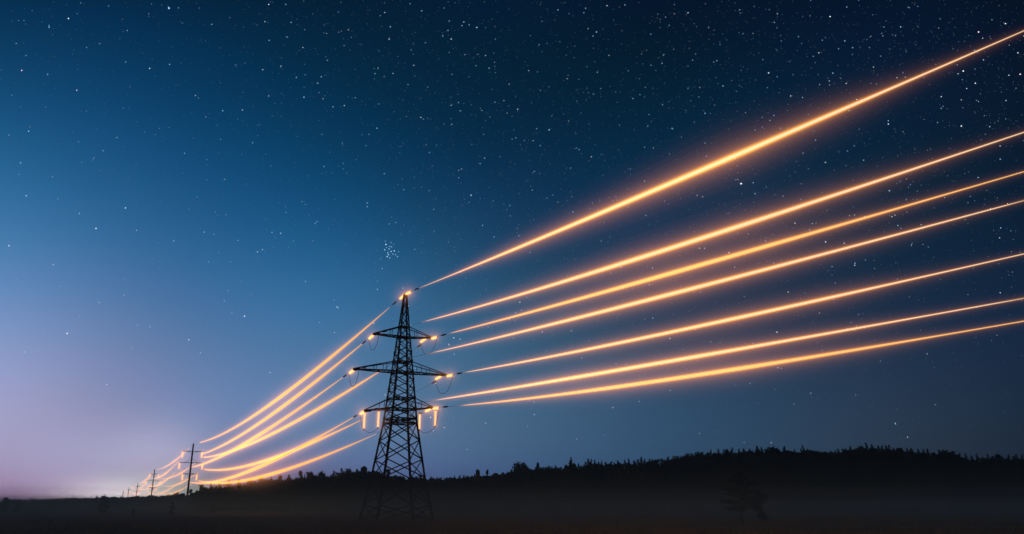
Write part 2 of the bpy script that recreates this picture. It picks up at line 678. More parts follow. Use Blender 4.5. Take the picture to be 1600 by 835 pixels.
POLE_LABEL = [
    'nearest and tallest single pole with three crossarms, left of the lattice tower',
    'second pole with three crossarms, smaller, standing left of the nearest pole',
    'third pole along the line, a thin dark mast in the bright horizon glow',
    'fourth pole along the line, tiny and faint above the ridge',
    'farthest and faintest pole of the line, barely rising over the ridge',
]
HANG = 3.4
for k, P in enumerate(POLES):
    g = float(terrain(P.x, P.y)) - 0.3
    base = Vector((P.x, P.y, g))
    po = empty('power_pole', base, POLE_LABEL[k], 'power pole', 'poles of the line running to the horizon')
    mb = MB()
    h = POLE_TOPZ[k] - g
    mb.tube([(0, 0, 0), (0, 0, h * 0.5), (0, 0, h)], [0.62, 0.52, 0.40], 12)
    mb.build('mast', POLE_CONCRETE, po, True)
    for lev in ('upper', 'middle', 'lower'):
        a = MB()
        (tl, zl), (tr, zr) = POLE_TIP[k][(lev, -1)], POLE_TIP[k][(lev, 1)]
        pl, pr = ADIR * tl + Vector((0, 0, zl - g)), ADIR * tr + Vector((0, 0, zr - g))
        a.bar(pl, pr, 0.26, 0.34)
        ao = a.build('crossarm', STEEL, po)
        st = MB()
        if lev == 'middle':
            c = Vector((0, 0, zl - g + 2.4))
            for q in (pl, pr):
                st.bar(c, q * 0.55 + c * 0.0 + Vector((0, 0, (zl - g) * 0.45 + 0.15)), 0.16)
        else:
            c = Vector((0, 0, zl - g - 1.5))
            for q in (pl, pr):
                st.bar(c, q * 0.6 + Vector((0, 0, (zl - g) * 0.4 - 0.15)), 0.14)
        st.build('strut', STEEL, ao)

# ------------------------------------------------------------------ glowing wires
# halo glow added round a wire as emitting shells: (radius in units of the wire's, colour reaching the eye through the middle)
SHELL_C = [(1.25, (0.5619, 0.2096, 0.0149)),
           (1.60, (0.3568, 0.1276, 0.0093)),
           (2.00, (0.2363, 0.0847, 0.0071)),
           (2.50, (0.1467, 0.0516, 0.0055)),
           (3.20, (0.0891, 0.0307, 0.0046)),
           (4.00, (0.0605, 0.0203, 0.0044)),
           (5.20, (0.0494, 0.0167, 0.0046)),
           (6.60, (0.0369, 0.0127, 0.0043)),
           (8.40, (0.0305, 0.0109, 0.0043)),
           (10.80, (0.0235, 0.0087, 0.0040)),
           (14.00, (0.0180, 0.0068, 0.0035)),
           (18.00, (0.0072, 0.0029, 0.0016)),
           (23.00, (0.0036, 0.0015, 0.0008))]


def glow_shells(name, pts, rads, gain, parent, sides=12, mults=None, cap_end=True):
    """nested closed emitting tubes that imitate a halo round a line of points; rads = radius of the bright core"""
    mb = MB()
    rmax = max(rads)
    mats = []
    for q, (mul, c) in enumerate(SHELL_C):
        rr = [max(r, 0.0) * mul for r in rads]
        ext = 0.06 + 0.05 * q + 0.4 * rads[0]          # no two end caps in one plane
        pp = list(pts)
        pp[0] = pp[0] + (pp[0] - pp[1]).normalized() * ext
        pp[-1] = pp[-1] + (pp[-1] - pp[-2]).normalized() * ext
        mb.tube(pp, rr, sides, q)
        mats.append(halo_volume('halo_emission', [v * gain / (2 * rmax * mul) for v in c], 1.0))
    o = mb.build('glow_halo', mats, parent)
    o['kind'] = 'stuff'
    return o


def fit_wire(P, d, px, anchors=()):
    """parabola z(t) through measured pixels, in the vertical plane through P along d"""
    T, Z, W = [], [], []
    for p in px:
        t, z = on_plane(p, P, d)
        T.append(t)
        Z.append(z)
        W.append(1.0)
    for t, z, w in anchors:
        T.append(t)
        Z.append(z)
        W.append(w)
    return np.polyfit(T, Z, 2, w=W)


def make_wire(pts, prof, label, group, amber=False, gain=1.0, near_clamp=None, cable_r=0.02, fat=0.58, halo=1.5):
    """pts: points along the wire; prof: [(photo x, half width in photo pixels)] of the bright part"""
    P0 = pts[0]
    w = empty('power_wire', P0, label, 'power wire', group)
    cab = MB()
    cab.tube([p - P0 for p in pts], cable_r, 5)
    cab.build('cable', CABLE, w, True)
    xs = [q[0] for q in prof]
    ys = [q[1] for q in prof]
    if xs[0] > xs[-1]:
        xs, ys = xs[::-1], ys[::-1]
    core, rad = [], []
    for p in pts[3:-3]:
        q = to_px(p)
        if q is None or q[0] > 2100 or q[0] < xs[0] or q[0] > xs[-1]:
            continue
        core.append(p - P0)
        rad.append(max(fat * float(np.interp(q[0], xs, ys)) * q[2] / F, 0.004))
    if len(core) > 3:
        mb = MB()
        mb.tube(core, rad, 10)
        mb.build('glowing_core', GLOW_WIRE_ORANGE if amber == 2 else (GLOW_WIRE_AMBER if amber else GLOW_WIRE), w, True)
        glow_shells('glow_halo', core, [r * halo for r in rad], gain, w)
    if near_clamp:
        cl = MB()
        for (i0, i1) in near_clamp:
            cl.tube([Vector(i0) - P0, (Vector(i0) + Vector(i1)) / 2 - P0, Vector(i1) - P0], [0.10, 0.15, 0.10], 8)
        cl.build('tension_clamp', STEEL, w)
    return w


STRING = 3.1
LEVELS = [('upper', -1), ('upper', 1), ('middle', -1), ('middle', 1), ('lower', -1), ('lower', 1)]
SIDE = {-1: 'left', 1: 'right'}

RIGHT_PX = {
    ('peak', 0): [(684.8, 440), (740, 416), (1000, 308), (1201, 221), (1402, 136), (1600, 50)],
    ('upper', -1): [(771.7, 474), (1000, 402), (1201, 338), (1402, 274), (1600, 208.7)],
    ('upper', 1): [(771.7, 504), (1065, 420), (1302, 360), (1600, 266.6)],
    ('middle', -1): [(771.7, 529.6), (1191, 420), (1402, 370), (1600, 313)],
    ('middle', 1): [(771.7, 573.8), (877, 554), (1200, 487), (1493, 420), (1600, 397)],
    ('lower', -1): [(771.7, 610), (877, 595.4), (1200, 536), (1600, 467)],
    ('lower', 1): [(771.7, 631.5), (877, 617.8), (1200, 567), (1600, 507)],
}
RIGHT_PROF = {
    ('peak', 0): ([(650, 0.2), (700, 0.6), (800, 1.7), (1000, 3.1), (1150, 3.9), (1300, 3.2), (1450, 1.9), (1600, 1.0), (2200, 0.9)], False, 1.0),
    ('upper', -1): ([(655, 0.15), (690, 0.7), (760, 1.2), (870, 2.1), (1000, 3.1), (1150, 3.5), (1350, 2.7), (1500, 1.7), (1600, 1.2), (2200, 0.8)], False, 0.8),
    ('upper', 1): ([(697, 0.1), (715, 0.5), (780, 1.0), (900, 1.8), (1050, 2.7), (1200, 2.7), (1400, 1.8), (1600, 1.0), (2200, 0.8)], True, 0.9),
    ('middle', -1): ([(660, 0.1), (690, 0.5), (760, 1.0), (880, 1.9), (1050, 2.8), (1200, 2.7), (1400, 1.9), (1600, 1.0), (2200, 0.8)], False, 0.8),
    ('middle', 1): ([(720, 0.1), (740, 0.5), (800, 1.0), (950, 1.9), (1150, 2.6), (1300, 2.4), (1450, 1.5), (1600, 1.0), (2200, 0.8)], False, 0.8),
    ('lower', -1): ([(668, 0.1), (700, 0.6), (780, 1.2), (900, 2.0), (1100, 2.5), (1300, 2.0), (1450, 1.3), (1600, 1.0), (2200, 0.8)], False, 0.9),
    ('lower', 1): ([(712, 0.1), (735, 0.5), (800, 1.0), (950, 2.0), (1150, 2.6), (1350, 2.0), (1480, 1.3), (1600, 1.0), (2200, 0.8)], True, 0.9),
}
RIGHT_LABEL = {
    ('peak', 0): 'topmost and brightest glowing wire, rising steeply right from the tower peak',
    ('upper', -1): 'second glowing wire from the top on the right, coming from the upper left arm',
    ('upper', 1): 'third glowing wire from the top on the right, leaving the upper right arm',
    ('middle', -1): 'fourth glowing wire from the top on the right, coming from the middle left arm',
    ('middle', 1): 'fifth glowing wire from the top on the right, leaving the middle right arm',
    ('lower', -1): 'second glowing wire from the bottom on the right, passing below the middle arms',
    ('lower', 1): 'lowest glowing wire on the right of the tower, running out above the forest',
}
LEFT_PX = {
    ('peak', 0): [(618, 473), (545, 533), (491.6, 578.8), (434, 621), (376.7, 663), (323, 691)],
    ('upper', -1): [(581.7, 529), (530, 569), (465, 617), (396, 669), (317, 709)],
    ('middle', -1): [(541.5, 588.4), (484, 628.6), (426.5, 663), (380.5, 695.7), (317, 725.6)],
    ('upper', 1): [(606.6, 575), (545, 609.5), (464.8, 655.5), (380.5, 699.6), (342, 711), (317, 713.4)],
    ('lower', -1): [(564.5, 647.8), (526, 669), (487.8, 692.6), (449.5, 711), (395.8, 734), (338.3, 751.3)],
    ('middle', 1): [(564.5, 658.5), (526, 674), (464.8, 702), (415, 720.6), (376.7, 729.5), (323, 733)],
    ('lower', 1): [(591, 676.6), (526, 705), (464.8, 730), (415, 745.5), (376.7, 751.3), (338.3, 752.5)],
}
LEFT_PROF = {
    ('peak', 0): [(312, 0.4), (360, 1.0), (440, 2.2), (520, 2.2), (580, 1.2), (604, 0.5), (612, 0.1)],
    ('upper', -1): [(313, 0.5), (360, 1.2), (440, 2.1), (500, 2.0), (550, 1.1), (568, 0.6), (576, 0.2)],
    ('middle', -1): [(300, 0.4), (330, 1.0), (400, 2.0), (470, 1.7), (520, 0.9), (536, 0.5), (542, 0.1)],
    ('upper', 1): [(314, 0.5), (360, 1.0), (420, 1.7), (500, 2.0), (560, 1.6), (588, 0.9), (606, 0.3)],
    ('lower', -1): [(296, 0.3), (330, 1.0), (400, 2.0), (480, 1.8), (530, 1.0), (556, 0.5), (561, 0.1)],
    ('middle', 1): [(316, 0.5), (360, 1.2), (430, 1.9), (500, 1.7), (545, 1.0), (568, 0.3)],
    ('lower', 1): [(310, 0.4), (350, 1.3), (420, 2.2), (490, 1.9), (550, 1.2), (575, 0.6), (596, 0.15)],
}
LEFT_LABEL = {
    ('peak', 0): 'uppermost glowing wire left of the tower, falling from its peak to the nearest pole',
    ('upper', -1): 'second glowing wire left of the tower, falling from the tip of its upper left crossarm',
    ('middle', -1): 'glowing wire falling from the tip of the long middle left crossarm to the nearest pole',
    ('upper', 1): 'glowing wire emerging from behind the tower under its middle left arm',
    ('lower', -1): 'glowing wire falling from the tip of the lower left crossarm to the nearest pole',
    ('middle', 1): 'glowing wire just under the lower left arm, flattening towards the nearest pole',
    ('lower', 1): 'lowest glowing wire left of the tower, sagging over the dark treetops',
}
STRINGS = []      # (start, direction, label, glow)
ENDS = {}


def arc_points(P, d, poly, t0, t1, n):
    out = []
    for t in np.linspace(t0, t1, n):
        p = P + d * float(t)
        p.z = float(np.polyval(poly, t))
        out.append(p)
    return out


for key, tip in TIP.items():
    # ---- towards the next tower, past the camera on its right
    d = -LDIR
    poly = fit_wire(tip, d, RIGHT_PX[key], [(0, tip.z, 1.0)])
    poly[2] += tip.z - np.polyval(poly, 0.0)
    ts = np.concatenate([np.linspace(0, 12, 13), np.linspace(15, 130, 80), np.linspace(136, 360, 30)])
    pts = []
    for t in ts:
        p = tip + d * float(t)
        p.z = float(np.polyval(poly, t))
        pts.append(p)
    dirr = (pts[4] - pts[0]).normalized()
    prof, amber, gain = RIGHT_PROF[key]
    cp_ = pts[6]
    make_wire(pts[3:], prof, RIGHT_LABEL[key], 'glowing wires running right from the tower', amber, gain,
              [(pts[5], pts[7])])
    ENDS[(key, 1)] = (tip, dirr)
    # ---- towards the nearest pole
    if key[0] == 'peak':
        E_ = Vector((POLE1.x, POLE1.y, POLE_TOPZ[0]))
    else:
        t_, z_ = POLE_TIP[0][key]
        E_ = POLE1 + ADIR * t_
        E_.z = z_ - HANG
    d2 = Vector((E_.x - tip.x, E_.y - tip.y, 0))
    Ln = d2.length
    d2.normalize()
    poly2 = fit_wire(tip, d2, LEFT_PX[key], [(0, tip.z, 3.0), (Ln, E_.z, 3.0)])
    # shift onto both ends exactly
    e0, e1 = tip.z - np.polyval(poly2, 0), E_.z - np.polyval(poly2, Ln)
    poly2[2] += e0
    poly2[1] += (e1 - e0) / Ln
    pts = []
    for t in np.concatenate([np.linspace(0, 12, 13), np.linspace(16, Ln, 90)]):
        p = tip + d2 * float(t)
        p.z = float(np.polyval(poly2, t))
        pts.append(p)
    dirl = (pts[4] - pts[0]).normalized()
    make_wire(pts[3:], LEFT_PROF[key], LEFT_LABEL[key], 'glowing wires falling from the tower to the nearest pole', 2, 0.42,
              [(pts[5], pts[7])], fat=0.56, halo=1.15)
    ENDS[(key, -1)] = (tip, dirl)
    print('SAG', key, poly2[0] * (Ln / 2) ** 2, Ln)

ORD = {('peak', 0): 'on the pole tops', ('upper', -1): 'on the upper left arm ends', ('upper', 1): 'on the upper right arm ends', ('middle', -1): 'on the middle left arm ends',
       ('middle', 1): 'on the middle right arm ends', ('lower', -1): 'on the lower left arm ends', ('lower', 1): 'on the lower right arm ends'}
SPN = ['between the nearest pole and the second', 'between the second pole and the third', 'between the third pole and the fourth', 'between the fourth and the farthest pole']
for k in range(4):
    for key in [('peak', 0)] + LEVELS:
        ends = []
        for kk in (k, k + 1):
            if key[0] == 'peak':
                ends.append(Vector((POLES[kk].x, POLES[kk].y, POLE_TOPZ[kk])))
            else:
                t_, z_ = POLE_TIP[kk][key]
                p = POLES[kk] + ADIR * t_
                p.z = z_ - HANG
                ends.append(p)
        A, B = ends
        sag = 5.0 if key[0] != 'peak' else 4.0
        pts = []
        for f in np.linspace(0, 1, 50):
            p = A.lerp(B, float(f))
            p.z -= 4 * sag * float(f) * (1 - float(f))
            pts.append(p)
        xa, xb = to_px(A)[0], to_px(B)[0]
        pk = [0.62, 0.46, 0.35, 0.28][k]
        prof = [(xb, 0.05), (xb + (xa - xb) * 0.15, pk * 0.4), (xb + (xa - xb) * 0.5, pk), (xb + (xa - xb) * 0.82, pk * 0.55), (xa, 0.05)]
        make_wire(pts, prof, 'amber wire %s %s' % (ORD[key], SPN[k]), 'glowing wires between the distant poles', 2, [0.2, 0.16, 0.12, 0.1][k], fat=0.6, halo=1.0)
# ------------------------------------------------------------------ insulator strings
def string_mesh(L, R, sides, n):
    prof = []
    p = L / n
    for i in range(n):
        z = i * p
        prof += [(R * 0.35, z), (R * 0.45, z + p * 0.2), (R, z + p * 0.45), (R, z + p * 0.6), (R * 0.4, z + p * 0.75)]
    mb = MB()
    mb.lathe(prof, sides)
    return mb


BALL = [(0.24 * r, c) for r, c in SHELL_C]
BALL_M = {}


def capsule_halo(L, gain, parent, rs=1.0, shells=BALL):  # added halo glow round an insulator string, emission without any haze
    mb = MB()
    mats = []
    for q, (r, c) in enumerate(shells):
        r = r * rs
        key = (round(r, 3), round(gain, 3), round(rs, 3))
        if key not in BALL_M:
            BALL_M[key] = halo_volume('halo_emission', [v * gain / (2 * r) for v in c], 1.0)
        mats.append(BALL_M[key])
        prof = []
        for k in range(7):
            a = math.pi / 2 * k / 6
            prof.append((max(r * math.sin(a), 0.01), -r * math.cos(a) + min(r, 0.15)))
        for k in range(7):
            a = math.pi / 2 * k / 6
            prof.append((max(r * math.cos(a), 0.01), L + r * math.sin(a) - min(r, 0.15)))
        mb.lathe(prof, 16, q)
    o = mb.build('glow_halo', mats, parent)
    o['kind'] = 'stuff'
    return o


def aim(o, d):
    o.rotation_euler = Vector(d).to_track_quat('Z', 'Y').to_euler()


def make_string(L, R, label, group, lit=True, rs=1.0, gain=1.0, n=14):
    o = empty('insulator_string', (0, 0, 0), label, 'insulator', group)
    string_mesh(L, R, 12, n).build('disc_stack', GLOW_GLASS if lit else STEEL, o, True)
    for z, h in ((-0.3, 0.3), (L, 0.3)):
        mb = MB()
        mb.lathe([(0.06, z), (0.1, z + h * 0.3), (0.1, z + h * 0.7), (0.06, z + h - 0.01)], 8)
        mb.build('end_fitting', STEEL, o)
    if lit:
        capsule_halo(L, gain, o, rs)
    return o


TG = 'insulator strings on the lattice tower'
PROTO = None
DARK = None


def place(start, d, label, lit=True, L=2.6):
    global PROTO, DARK
    if lit:
        if PROTO is None:
            PROTO = make_string(L, 0.14, label, TG, True, 0.65, 0.62)
            o = PROTO
        else:
            o = copy_thing(PROTO, label, TG)
    else:
        if DARK is None:
            DARK = make_string(L, 0.21, label, TG, False)
            o = DARK
        else:
            o = copy_thing(DARK, label, TG)
    o.location = Vector(start) + Vector(d) * 0.3
    aim(o, d)
    return o


NAMES = {('peak', 0): 'tower peak', ('upper', -1): 'upper left crossarm', ('upper', 1): 'upper right crossarm', ('middle', -1): 'long middle left crossarm',
         ('middle', 1): 'long middle right crossarm', ('lower', -1): 'lower left crossarm', ('lower', 1): 'lower right crossarm'}
STR_END = {}
for (key, way), (tip, d) in ENDS.items():
    dark = way == 1 and key[1] == -1
    off = Vector((0, 0, -0.12))
    st = tip + off
    if key[1] == 1 and way == -1:
        st = tip - ADIR * 0.9 + off
        if key[0] == 'lower':
            st = tip - ADIR * 0.2 + off
    if key[0] == 'peak':
        lab = 'glowing insulator string at the tower peak, %s' % ('tilting up to the right' if way == 1 else 'slanting down to the left')
    elif dark:
        lab = 'unlit dark insulator string lying along the %s in front of the tower' % NAMES[key]
    else:
        lab = 'glowing insulator string at the %s tip, %s' % (NAMES[key], 'reaching out to the right' if way == 1 else 'slanting down to the left')
    place(st, d, lab, not dark)
    STR_END[(key, way)] = st + d * 3.1
# strings that hang straight down and carry the jumper of the lower arms
HANGP = {}
for name, px0, px1, lab in (
        (('lower', -1, 0), (569.8, 645), (570.2, 664), 'glowing insulator string hanging straight down from the lower left crossarm tip'),
        (('lower', -1, 1), (591.8, 643), (591.2, 661), 'glowing insulator string hanging straight down from the lower left crossarm beside the shaft'),
        (('lower', 1, 0), (656.0, 647), (656.8, 667), 'glowing insulator string hanging straight down from the lower right crossarm beside the shaft'),
        (('lower', 1, 1), (680.5, 642), (679.8, 661), 'glowing insulator string hanging straight down from the lower right crossarm tip')):
    t0, z0 = on_plane(px0, TOWER, ADIR)
    p0 = TOWER + ADIR * t0
    p0.z = z0 + 0.25
    place(p0, Vector((0, 0, -1)), lab)
    HANGP[name] = p0 + Vector((0, 0, -3.0))
    # hanger plate back to the arm
# jumper loops
def jumper(a, b, sag, label):
    w = MB()
    P0 = Vector(a)
    pts = []
    for f in np.linspace(0, 1, 24):
        f = float(f)
        p = Vector(a).lerp(Vector(b), f)
        p.z -= 4 * sag * f * (1 - f) if sag < 1.5 else sag * (1 - abs(2 * f - 1) ** 2.6)
        pts.append(p - P0)
    w.tube(pts, 0.035, 6)
    o = w.build('jumper_cable', CABLE, None, True)
    o.location = P0
    tag(o, label, 'jumper cable', 'jumper cables under the crossarms')


for key, sag in ((('upper', -1), 2.4), (('upper', 1), 2.6), (('middle', -1), 2.6), (('middle', 1), 2.9)):
    jumper(STR_END[(key, -1)], STR_END[(key, 1)], sag, 'dark jumper cable looping down under the %s tip' % NAMES[key])
jumper(STR_END[(('lower', -1), -1)], HANGP[('lower', -1, 0)], 0.5, 'short dark jumper cable at the outer end of the lower left crossarm')
jumper(HANGP[('lower', -1, 0)], HANGP[('lower', -1, 1)], 0.7, 'dark jumper cable slung between the two hanging insulators on the lower left')
jumper(HANGP[('lower', 1, 0)], HANGP[('lower', 1, 1)], 0.8, 'dark jumper cable slung between the two hanging insulators on the lower right')
jumper(HANGP[('lower', 1, 1)], STR_END[(('lower', 1), 1)], 0.6, 'short dark jumper cable at the outer end of the lower right crossarm')

# strings on the poles
PN = ['nearest pole', 'second pole']
PP = None
for k in range(2):
    for key in LEVELS:
        t_, z_ = POLE_TIP[k][key]
        p = POLES[k] + ADIR * t_
        p.z = z_ - 0.15
        lab = 'glowing insulator string hanging from the %s end of the %s crossarm on the %s' % (SIDE[key[1]], key[0], PN[k])
        grp = 'insulator strings on the distant poles'
        if PP is None:
            PP = make_string(3.0, 0.34, lab, grp, True, 1.25, 0.8, 10)
            o = PP
        else:
            o = copy_thing(PP, lab, grp)
        o.location = p + Vector((0, 0, -0.3))
        o.rotation_euler = (math.pi, 0, 0)

# ------------------------------------------------------------------ trees
def tri_arrays(tris):
    return np.asarray(tris, np.float32).reshape(-1, 3, 3)


def leaf(c, s, r):
    n = Vector((r.gauss(0, 1), r.gauss(0, 1), r.gauss(0, 0.8))).normalized()
    u = n.orthogonal().normalized()
    v = n.cross(u)
    out = []
    a0 = r.uniform(0, 6.28)
    for k in range(3):
        a = a0 + k * 2.094 + r.uniform(-0.4, 0.4)
        q = s * r.uniform(0.6, 1.1)
        out.append(tuple(Vector(c) + u * (math.cos(a) * q) + v * (math.sin(a) * q)))
    return out


def conifer(seed, h=10.0, R=1.7, bare=0.08):
    r = random.Random(seed)
    t = []
    z = h * bare
    while z < h * 0.98:
        f = (z - h * bare) / (h * (1 - bare))
        rad = R * (1 - f) ** 0.62 * r.uniform(0.55, 1.2) + 0.06
        nb = max(4, int(9 * (1 - f)) + 3)
        for b in range(nb):
            a = r.uniform(0, 6.283)
            L = rad * r.uniform(0.55, 1.15)
            d = Vector((math.cos(a), math.sin(a), 0))
            s = Vector((-d.y, d.x, 0))
            p0 = Vector((0, 0, z + r.uniform(-.1, .2)))
            droop = r.uniform(-0.35, 0.12) * L
            tip = p0 + d * L + Vector((0, 0, droop))
            mid = p0 + d * (L * 0.5) + Vector((0, 0, droop * 0.3 + 0.08))
            w = L * r.uniform(0.22, 0.4)
            t.append((tuple(p0), tuple(mid + s * w), tuple(tip)))
            t.append((tuple(p0), tuple(tip), tuple(mid - s * w)))
            t.append((tuple(mid), tuple(tip + s * w * 0.4), tuple(mid - Vector((0, 0, w)) + d * w)))
            for _ in range(2):
                t.append(leaf(p0.lerp(tip, r.uniform(0.3, 1.0)) + Vector((0, 0, r.uniform(-.15, .1))), 0.34, r))
        z += h * r.uniform(0.022, 0.04)
    t.append(((0.05, 0, h * 0.93), (-0.05, 0.03, h * 0.93), (0, 0, h)))
    t.append(((0, 0.05, h * 0.9), (0, -0.05, h * 0.9), (0, 0, h * 1.02)))
    return tri_arrays(t)


def broadleaf(seed, h=10.0, R=3.0, base=0.18, n=1100, s=0.44):
    r = random.Random(seed)
    clumps = []
    for k in range(15):
        f = r.uniform(base, 0.93)
        rr = R * math.sin(math.pi * (0.22 + 0.68 * (f - base) / (1 - base))) * r.uniform(0.15, 0.85)
        a = r.uniform(0, 6.283)
        clumps.append((Vector((rr * math.cos(a), rr * math.sin(a), f * h)), R * r.uniform(0.24, 0.48)))
    clumps.append((Vector((r.uniform(-.4, .4), r.uniform(-.4, .4), h * 0.86)), R * 0.40))
    t = []
    for k in range(n):
        c, q = clumps[r.randrange(len(clumps))]
        d = Vector((r.gauss(0, 1), r.gauss(0, 1), r.gauss(0, 0.75))).normalized() * q * r.uniform(0.35, 1.12)
        t.append(leaf(c + d, s * r.uniform(0.6, 1.3), r))
    return tri_arrays(t)


def pine(seed, h=10.0, R=3.2, n=1300):
    r = random.Random(seed)
    t = []
    for k in range(15):
        f = 0.22 + 0.78 * (k + 0.5) / 15
        a = k * 2.4 + r.uniform(-.5, .5)
        L = R * (1.05 - 0.85 * max(0, f - 0.3) / 0.7) * r.uniform(0.6, 1.1)
        tip = Vector((L * math.cos(a), L * math.sin(a), h * f + L * 0.12))
        for q in range(n // 15):
            s_ = r.uniform(0.25, 1.05)
            c = Vector((0, 0, h * f)).lerp(tip, s_)
            w = L * 0.24 + 0.15
            c += Vector((r.gauss(0, w * .6), r.gauss(0, w * .6), abs(r.gauss(0, w * 0.35))))
            t.append(leaf(c, (0.30 if n > 2000 else 0.20) * r.uniform(0.6, 1.3), r))
    return tri_arrays(t)


def trunk_mesh(h, r0, seed, limbs=5, top=0.9):
    r = random.Random(seed)
    mb = MB()
    pts = [Vector((r.uniform(-.1, .1) * k / 4, r.uniform(-.1, .1) * k / 4, h * top * k / 5 - 0.3 * (k == 0))) for k in range(6)]
    mb.tube(pts, [r0 * (1 - 0.85 * k / 5) for k in range(6)], 7)
    for k in range(limbs):
        f = r.uniform(0.25, 0.8)
        a = r.uniform(0, 6.283)
        L = h * 0.22 * r.uniform(0.6, 1.1)
        p0 = Vector((0, 0, h * top * f))
        d = Vector((math.cos(a), math.sin(a), r.uniform(0.3, 0.9))).normalized()
        mb.tube([p0, p0 + d * L * 0.5, p0 + d * L + Vector((0, 0, L * 0.1))], [r0 * 0.4 * (1 - f * 0.6), r0 * 0.25 * (1 - f * 0.6), 0.02], 5)
    return mb


def tri_mesh(name, T, m):
    n = len(T)
    me = bpy.data.meshes.new(name)
    me.vertices.add(n * 3)
    me.vertices.foreach_set('co', T.reshape(-1))
    me.loops.add(n * 3)
    me.loops.foreach_set('vertex_index', np.arange(n * 3, dtype=np.int32))
    me.polygons.add(n)
    me.polygons.foreach_set('loop_start', np.arange(n, dtype=np.int32) * 3)
    me.polygons.foreach_set('loop_total', np.full(n, 3, np.int32))
    me.update(calc_edges=True)
    me.materials.append(m)
    return me


KINDS = {}
for nm, gen, m in (
        ('conifer_tree', [conifer(s, 10, R) for s, R in ((1, 2.0), (2, 2.4), (3, 1.8), (4, 2.7))], NEEDLE),
        ('broadleaf_tree', [broadleaf(s, 10, R) for s, R in ((5, 2.6), (6, 3.2), (7, 2.3), (8, 2.9))], LEAF),
        ('pine_tree', [pine(s, 10, R, n) for s, R, n in ((9, 3.0, 1300), (10, 2.6, 1300), (12, 3.3, 1300), (21, 4.3, 3600))], NEEDLE)):
    KINDS[nm] = []
    for i, T in enumerate(gen):
        cm = tri_mesh('crown', T, m)
        tm = trunk_mesh(10, 0.16, 40 + i, 0 if nm == 'conifer_tree' else 6)
        to = tm.build('trunk', BARK)
        bpy.data.objects.remove(to)
        me = [x for x in bpy.data.meshes if x.name.startswith('trunk')][-1]
        KINDS[nm].append((T, cm, bpy.data.meshes[-1] if False else me))


def tree(kind, var, x, y, h, label, group=None, wide=1.0, z=None):
    T, cm, tm = KINDS[kind][var % (3 if kind == 'pine_tree' and var != 3 else 4)]
    g = float(terrain(x, y)) - 0.15 if z is None else z
    o = empty(kind, (x, y, g), label, 'tree', group)
    o.scale = (h / 10 * wide, h / 10 * wide, h / 10)
    o.rotation_euler = (0, 0, rng.uniform(0, 6.28))
    for n_, me in (('crown', cm), ('trunk', tm)):
        c = bpy.data.objects.new(n_, me)
        COL.objects.link(c)
        c.parent = o
    return o


def skyline(px_x):
    return float(np.interp(px_x, [p[0] for p in SKY_PX], [p[1] for p in SKY_PX]))


def sky_tree(kind, var, px_x, px_y, label, group=None, wide=1.0, dy=0.0):
    """a tree on the wooded crest whose top reaches the given height"""
    u, w = ray(px_x, px_y)
    a = math.atan(u)
    yc, _ = crest(a)
    y = float(yc) * 0.985 + dy
    x = u * y
    z = float(terrain(x, y)) - 0.15
    return tree(kind, var, x, y, max(3.0, CAMZ + w * y - z), label, group, wide)


# trees that stand out on their own
for k, v, x, y, lab, wd in (
        ('broadleaf_tree', 0, 570, 727, 'tallest rounded tree on the skyline just left of the lattice tower', 1.0),
        ('broadleaf_tree', 1, 545, 732, 'bushy tree second from the tower on the left skyline, joining the tallest one', 1.0),
        ('broadleaf_tree', 2, 470, 735, 'rounded treetop standing over the left skyline midway between pole and tower', 0.9),
        ('broadleaf_tree', 3, 505, 737, 'low broad tree on the left skyline beyond the lowest glowing wire', 1.1),
        ('broadleaf_tree', 1, 316, 757, 'dark tree just right of the nearest pole, first of the wooded slope', 0.9),
        ('broadleaf_tree', 0, 299, 764, 'small tree hiding the foot of the nearest pole', 1.1),
        ('broadleaf_tree', 2, 606, 732, 'treetop seen through the legs of the lattice tower', 0.8),
        ('broadleaf_tree', 0, 747, 732, 'twin ragged shrub tree, the left one, sticking up right of the tower', 0.5),
        ('broadleaf_tree', 2, 762, 733, 'twin ragged shrub tree, the right one, sticking up right of the tower', 0.5),
        ('broadleaf_tree', 3, 806, 723, 'broad crown where the right forest ridge begins to rise', 0.9),
        ('broadleaf_tree', 1, 818, 722, 'tall rounded crown beside the broad one at the start of the right ridge', 0.7),
        ('broadleaf_tree', 2, 840, 722, 'lone round treetop on the right ridge with a gap on both sides', 0.6),
        ('conifer_tree', 0, 892, 714, 'pointed conifer sticking out above the lower part of the right ridge', 0.9),
        ('conifer_tree', 1, 1254, 696, 'tall conifer on the right ridge left of the dip in its skyline', 0.8),
        ('conifer_tree', 2, 1353, 691, 'highest tree on the right ridge, under the reddish sky glow', 0.8),
        ('conifer_tree', 3, 1388, 694, 'broad conifer right beside the highest tree of the ridge', 0.8)):
    sky_tree(k, v, x, y, lab, None, wd)
GR = 'treetops in the even row along the right forest skyline'
x = 868.0
i = 0
while x < 1612:
    k = rng.choice(['conifer_tree'] * 7 + ['broadleaf_tree'])
    sky_tree(k, rng.randrange(3), x, skyline(x) - rng.uniform(-3.0, 2.8), 'dark treetop in the even row along the skyline of the right forest ridge', GR,
             rng.uniform(0.85, 1.25), rng.uniform(-14, 14))
    x += rng.uniform(4.0, 11.0)
GL = 'treetops along the skyline of the wooded slope left of the tower'
for x in (330, 343, 358, 374, 391, 407, 424, 438, 452, 486, 522, 534, 558, 588):
    sky_tree(rng.choice(['broadleaf_tree', 'broadleaf_tree', 'conifer_tree']), rng.randrange(3), x, skyline(x) - rng.uniform(-0.5, 4.5),
             'dark leafy treetop in the uneven row between nearest pole and tower', GL, rng.uniform(1.0, 1.5), rng.uniform(-10, 10))

